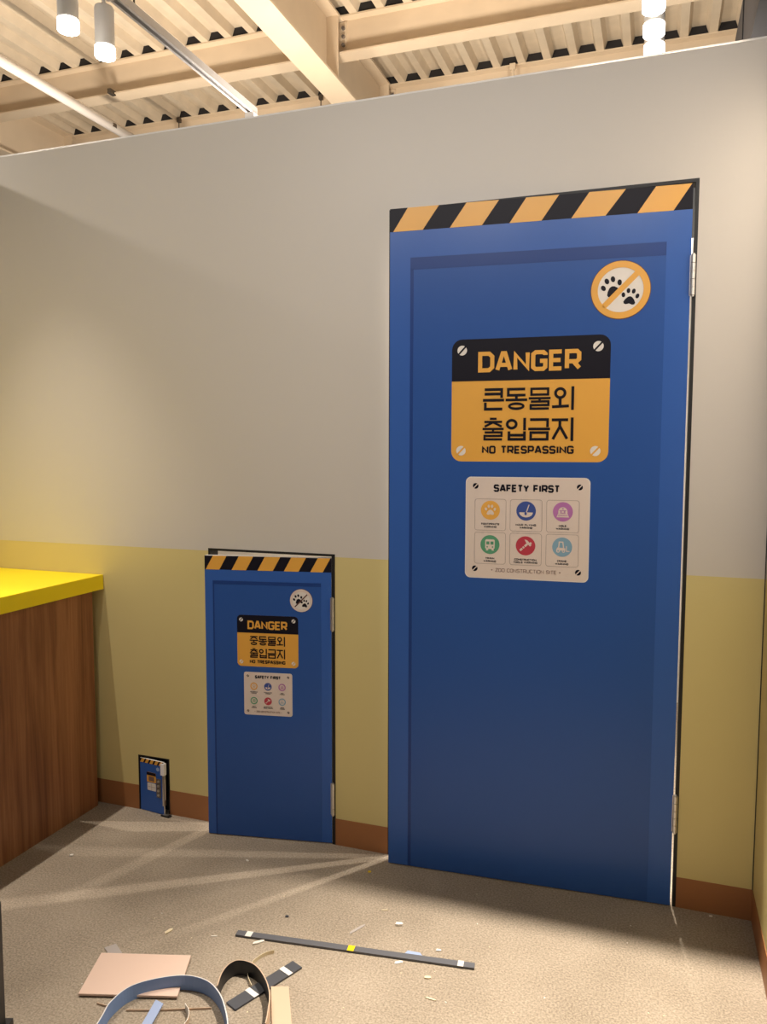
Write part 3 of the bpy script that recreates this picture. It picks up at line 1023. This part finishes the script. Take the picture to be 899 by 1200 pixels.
MB().box(-.008, .008, -.006, .006, 0, .79).build('rod', M_CREAM, h)
MB().box(-.02, .02, -.012, .012, .755, .795).build('beam_clamp', M_CREAM, h)
tag(h, 'cream flat hanger on the far purlin above the tall door', 'rod', 'hanging rods at the far purlin')

# ------------------------------------------------------------------ offcuts on the floor
K = 899 / 280


def fz(x, y, z=0.0):
    return onz(80 + x / K, 1090 + y / K, z)


def fl(x, y, z=0.0):
    p = fz(x, y, z)
    return (p.x, p.y, 0.0)


M_GREYS = mat('grey_foam_board', (0.105, 0.108, 0.125), .6)
M_GREYD = mat('dark_grey_foam_board', (0.060, 0.064, 0.078), .6)
M_TAPEW = mat('white_tape', (0.82, 0.80, 0.78), .5)
M_TAPEY = mat('yellow_tape', (0.90, 0.66, 0.01), .45)
M_PINK = mat('pinkish_board', (0.74, 0.55, 0.46), .6)
M_TAN = mat('tan_board', (0.60, 0.44, 0.32), .6)
M_BLUEP = mat('pale_blue_card', (0.33, 0.42, 0.66), .55)
M_BLUEK = mat('blue_film', (0.20, 0.32, 0.62), .45)
M_BLKF = mat('black_film', (0.014, 0.014, 0.018), .45)
M_WHITEP = mat('white_paper', (0.80, 0.77, 0.72), .6)
M_GREYP = mat('grey_card', (0.40, 0.36, 0.35), .6)
M_STRAW = mat('straw_paper', (0.72, 0.62, 0.44), .6)


def board(name, pts, z0, z1, m, parent=None, bevel=0.0):
    cx = sum(p[0] for p in pts) / len(pts)
    cy = sum(p[1] for p in pts) / len(pts)
    o = MB().prism_xy([(p[0] - cx, p[1] - cy) for p in pts], z0, z1).build(name, m, parent, bevel=bevel)
    o.location = (cx, cy, 0)
    return o


def strip_board(name, a, b_, w, th, m, label, tapes, group=None, z=0.0):
    """straight strip from a to b with tape pieces at fractions"""
    a, b_ = Vector((a[0], a[1], 0)), Vector((b_[0], b_[1], 0))
    d = b_ - a
    L = d.length
    rz = math.atan2(d.y, d.x)
    o = MB().box(0, L, -w / 2, w / 2, z, z + th).build(name, m)
    o.location = (a.x, a.y, 0)
    o.rotation_euler = (0, 0, rz)
    for f_, tw, tm in tapes:
        MB().box(f_ * L - tw / 2, f_ * L + tw / 2, -w / 2 - .0006, w / 2 + .0006, z + th, z + th + .0006).build('tape', tm, o)
    return tag(o, label, 'offcut', group)


strip_board('foam_strip', (-1.052, -.541), (-.4055, -.459), .021, .006, M_GREYS,
            'long straight grey strip with white and yellow tape on the carpet',
            [(.055, .017, M_TAPEW), (.497, .018, M_TAPEY), (.945, .015, M_TAPEW)])
a, b_ = fl(862, 134), fl(612, 292)
strip_board('foam_strip', b_, a, .036, .005, M_GREYD, 'short wide dark strip with two white tapes passing under the black curl',
            [(.30, .014, M_TAPEW), (.82, .014, M_TAPEW)])

pk = board('board_offcut', [fl(125, 97), fl(462, 107), fl(410, 262), fl(38, 252)], .004, .009, M_PINK)
tag(pk, 'flat pinkish rectangular board offcut lying on the carpet', 'offcut')
gt = board('card_offcut', [fl(136, 70), fl(180, 55), fl(222, 120), fl(176, 130)], .0003, .0035, M_GREYP)
tag(gt, 'small grey card tab sticking out from under the pinkish board', 'offcut')
tn = board('board_offcut', [fl(763, 220), fl(830, 220), fl(845, 420), fl(768, 420)], 0, .006, M_TAN)
tag(tn, 'narrow tan board offcut beside the black curl', 'offcut')
bs = board('card_offcut', [fl(330, 275), fl(358, 290), fl(296, 400), fl(258, 400)], .0068, .0095, M_BLUEP)
tag(bs, 'short pale blue card strip lying inside the blue curl', 'offcut')


def curl(name, pix, h, t, m_in, m_edge, label, off=.0012, z0=0.0):
    """strip standing on edge; pix = its top edge in the picture"""
    pts = [fl(x, y, h + z0) for x, y in pix]
    pts = smooth_path(pts, 7)
    pts = [Vector((p.x, p.y, z0)) for p in pts]
    c = pts[0].copy()
    o = MB().ribbon([p - c for p in pts], h, t).build(name, m_edge, smooth=False)
    o.location = c
    # printed film on the side that faces the camera and on the other side
    n = len(pts)
    for side in (1, -1):
        q = []
        for i, p in enumerate(pts):
            d = pts[min(n - 1, i + 1)] - pts[max(0, i - 1)]
            nr = Vector((-d.y, d.x, 0)).normalized()
            q.append(p - c + nr * side * (t / 2 + .0003) + Vector((0, 0, .0004)))
        if side in m_in:
            MB().ribbon(q, h - .0008, .0004).build('printed_film', m_in[side], o)
    return tag(o, label, 'offcut')


curl('curled_strip', [(60, 430), (82, 395), (125, 325), (160, 268), (230, 212), (330, 181), (440, 169), (520, 188), (568, 235), (592, 300), (600, 360), (590, 420)],
     .038, .0022, {1: M_BLUEP, -1: M_BLUEK}, M_PALE, 'large curled strip of blue film standing on its edge')
curl('curled_strip', [(561, 208), (578, 160), (606, 126), (645, 112), (700, 128), (738, 175), (757, 235), (752, 300), (742, 350)],
     .040, .0022, {1: M_TAN, -1: M_BLKF}, M_TAN, 'smaller curled strip of black film standing on its edge')
curl('curled_paper', [(775, 74), (740, 84), (702, 108), (680, 140), (676, 170), (690, 205)], .010, .0012, {}, M_STRAW,
     'thin pale paper curl behind the black film curl')
curl('curled_paper', [(440, 275), (453, 300), (450, 330), (436, 352)], .018, .0012, {1: M_TAN}, M_WHITEP,
     'short brownish paper curl inside the blue curl')
curl('thin_strip', [(218, 298), (330, 298), (440, 294), (538, 290)], .005, .0016, {}, M_TAN,
     'thin tan edging sliver lying inside the blue curl')
curl('thin_strip', [(108, 272), (140, 281), (168, 287)], .005, .0016, {}, M_TAN,
     'short tan edging sliver just outside the blue curl, by the pinkish board')

# scraps and chips
S5 = 899 / 520


def ch(x, y):
    p = onz(60 + x / S5, 1060 + y / S5)
    return (p.x, p.y)


def chip(name, c, L, w, ang, th, m, label, group=None):
    L, w = L / 2, w / 2
    poly = [(-L, -w * .7), (-L * .3, -w), (L * .8, -w * .8), (L, w * .2), (L * .6, w), (-L * .7, w * .9)]
    o = MB().prism_xy(poly, 0.0, th).build(name, m)
    o.location = (c[0], c[1], 0.0002)
    o.rotation_euler = (0, 0, ang)
    return tag(o, label, 'scrap', group)


chip('paper_scrap', ch(420, 78), .034, .010, .75, .004, M_WHITEP, 'small rolled white scrap below the taped end of the long strip')
chip('paper_scrap', ch(620, 50), .062, .009, 1.10, .001, M_GREYP, 'slim translucent greyish scrap above the yellow tape')
chip('paper_scrap', ch(705, 42), .022, .012, .28, .006, M_WHITEP, 'stubby white plug shaped scrap above the long strip')
chip('paper_scrap', ch(733, 103), .052, .030, .0, .001, M_BLUEP, 'pale blue triangular scrap under the long strip')
chip('paper_scrap', ch(704, 118), .024, .010, .6, .002, M_WHITEP, 'pointed white scrap just in front of the long strip')
chip('paper_scrap', ch(785, 94), .014, .009, .1, .003, M_WHITEP, 'tiny white scrap above the white taped end of the strip')
chip('paper_scrap', ch(763, 149), .018, .009, .2, .003, M_STRAW, 'small straw coloured scrap in front of the long strip')
chip('paper_scrap', ch(769, 192), .028, .005, -.1, .002, M_STRAW, 'slim straw coloured splinter farthest in front of the long strip')
chip('paper_scrap', ch(238, 55), .028, .010, 1.25, .003, M_STRAW, 'lone pale splinter on the carpet beyond the pinkish board')
chip('paper_scrap', ch(676, 12), .020, .004, .4, .002, M_STRAW, 'thin pale splinter nearest the tall door')
chip('paper_scrap', ch(330, 64), .018, .003, .3, .001, M_WHITEP, 'hair thin white shred between splinter and long strip')
chip('paper_scrap', ch(478, 25), .010, .008, .3, .003, M_GREYD, 'small dark crumb above the long strip')
p = onz(433, 1022)
chip('paper_scrap', (p.x, p.y), .010, .007, .3, .003, M_TAPEY, 'tiny yellow scrap by the lit corner of the tall door')
p = onz(290, 1009)
chip('paper_scrap', (p.x, p.y), .014, .006, -.6, .003, M_WHITEP, 'white splinter in front of the waist high door')
p = onz(84, 1003)
chip('paper_scrap', (p.x, p.y), .012, .010, .2, .004, M_WHITEP, 'white crumb on the carpet beside the counter')
p = onz(833, 1074)
chip('paper_scrap', (p.x, p.y), .010, .006, .2, .002, M_WHITEP, 'white crumb at the foot of the corner skirting')
rng = random.Random(3)
for i in range(34):
    px, py = rng.uniform(20, 880), rng.uniform(985, 1195)
    p = onz(px, py)
    if p.y > -.12 or p.x < -1.85 or p.x > .25:
        continue
    s = rng.uniform(.002, .004)
    chip('paper_crumb', (p.x, p.y), s * rng.uniform(1, 1.8), s * .8, rng.uniform(0, 3), .0012, M_STRAW if rng.random() < .6 else M_WHITEP,
         'minute pale paper crumb scattered on the carpet', 'paper crumbs on the carpet')

# black stand just inside the picture
bp = onz(-5, 1262)
sd = empty('display_stand', (bp.x - .035, bp.y, 0), YAW)
MB().box(-.052, .044, -.05, .05, 0, .085).build('base_sleeve', M_BLKPLA, sd)
MB().box(-.040, .034, -.036, .036, .085, .36).build('post', M_BLKPLA, sd)
tag(sd, 'black upright stand post just showing at the picture edge', 'stand')
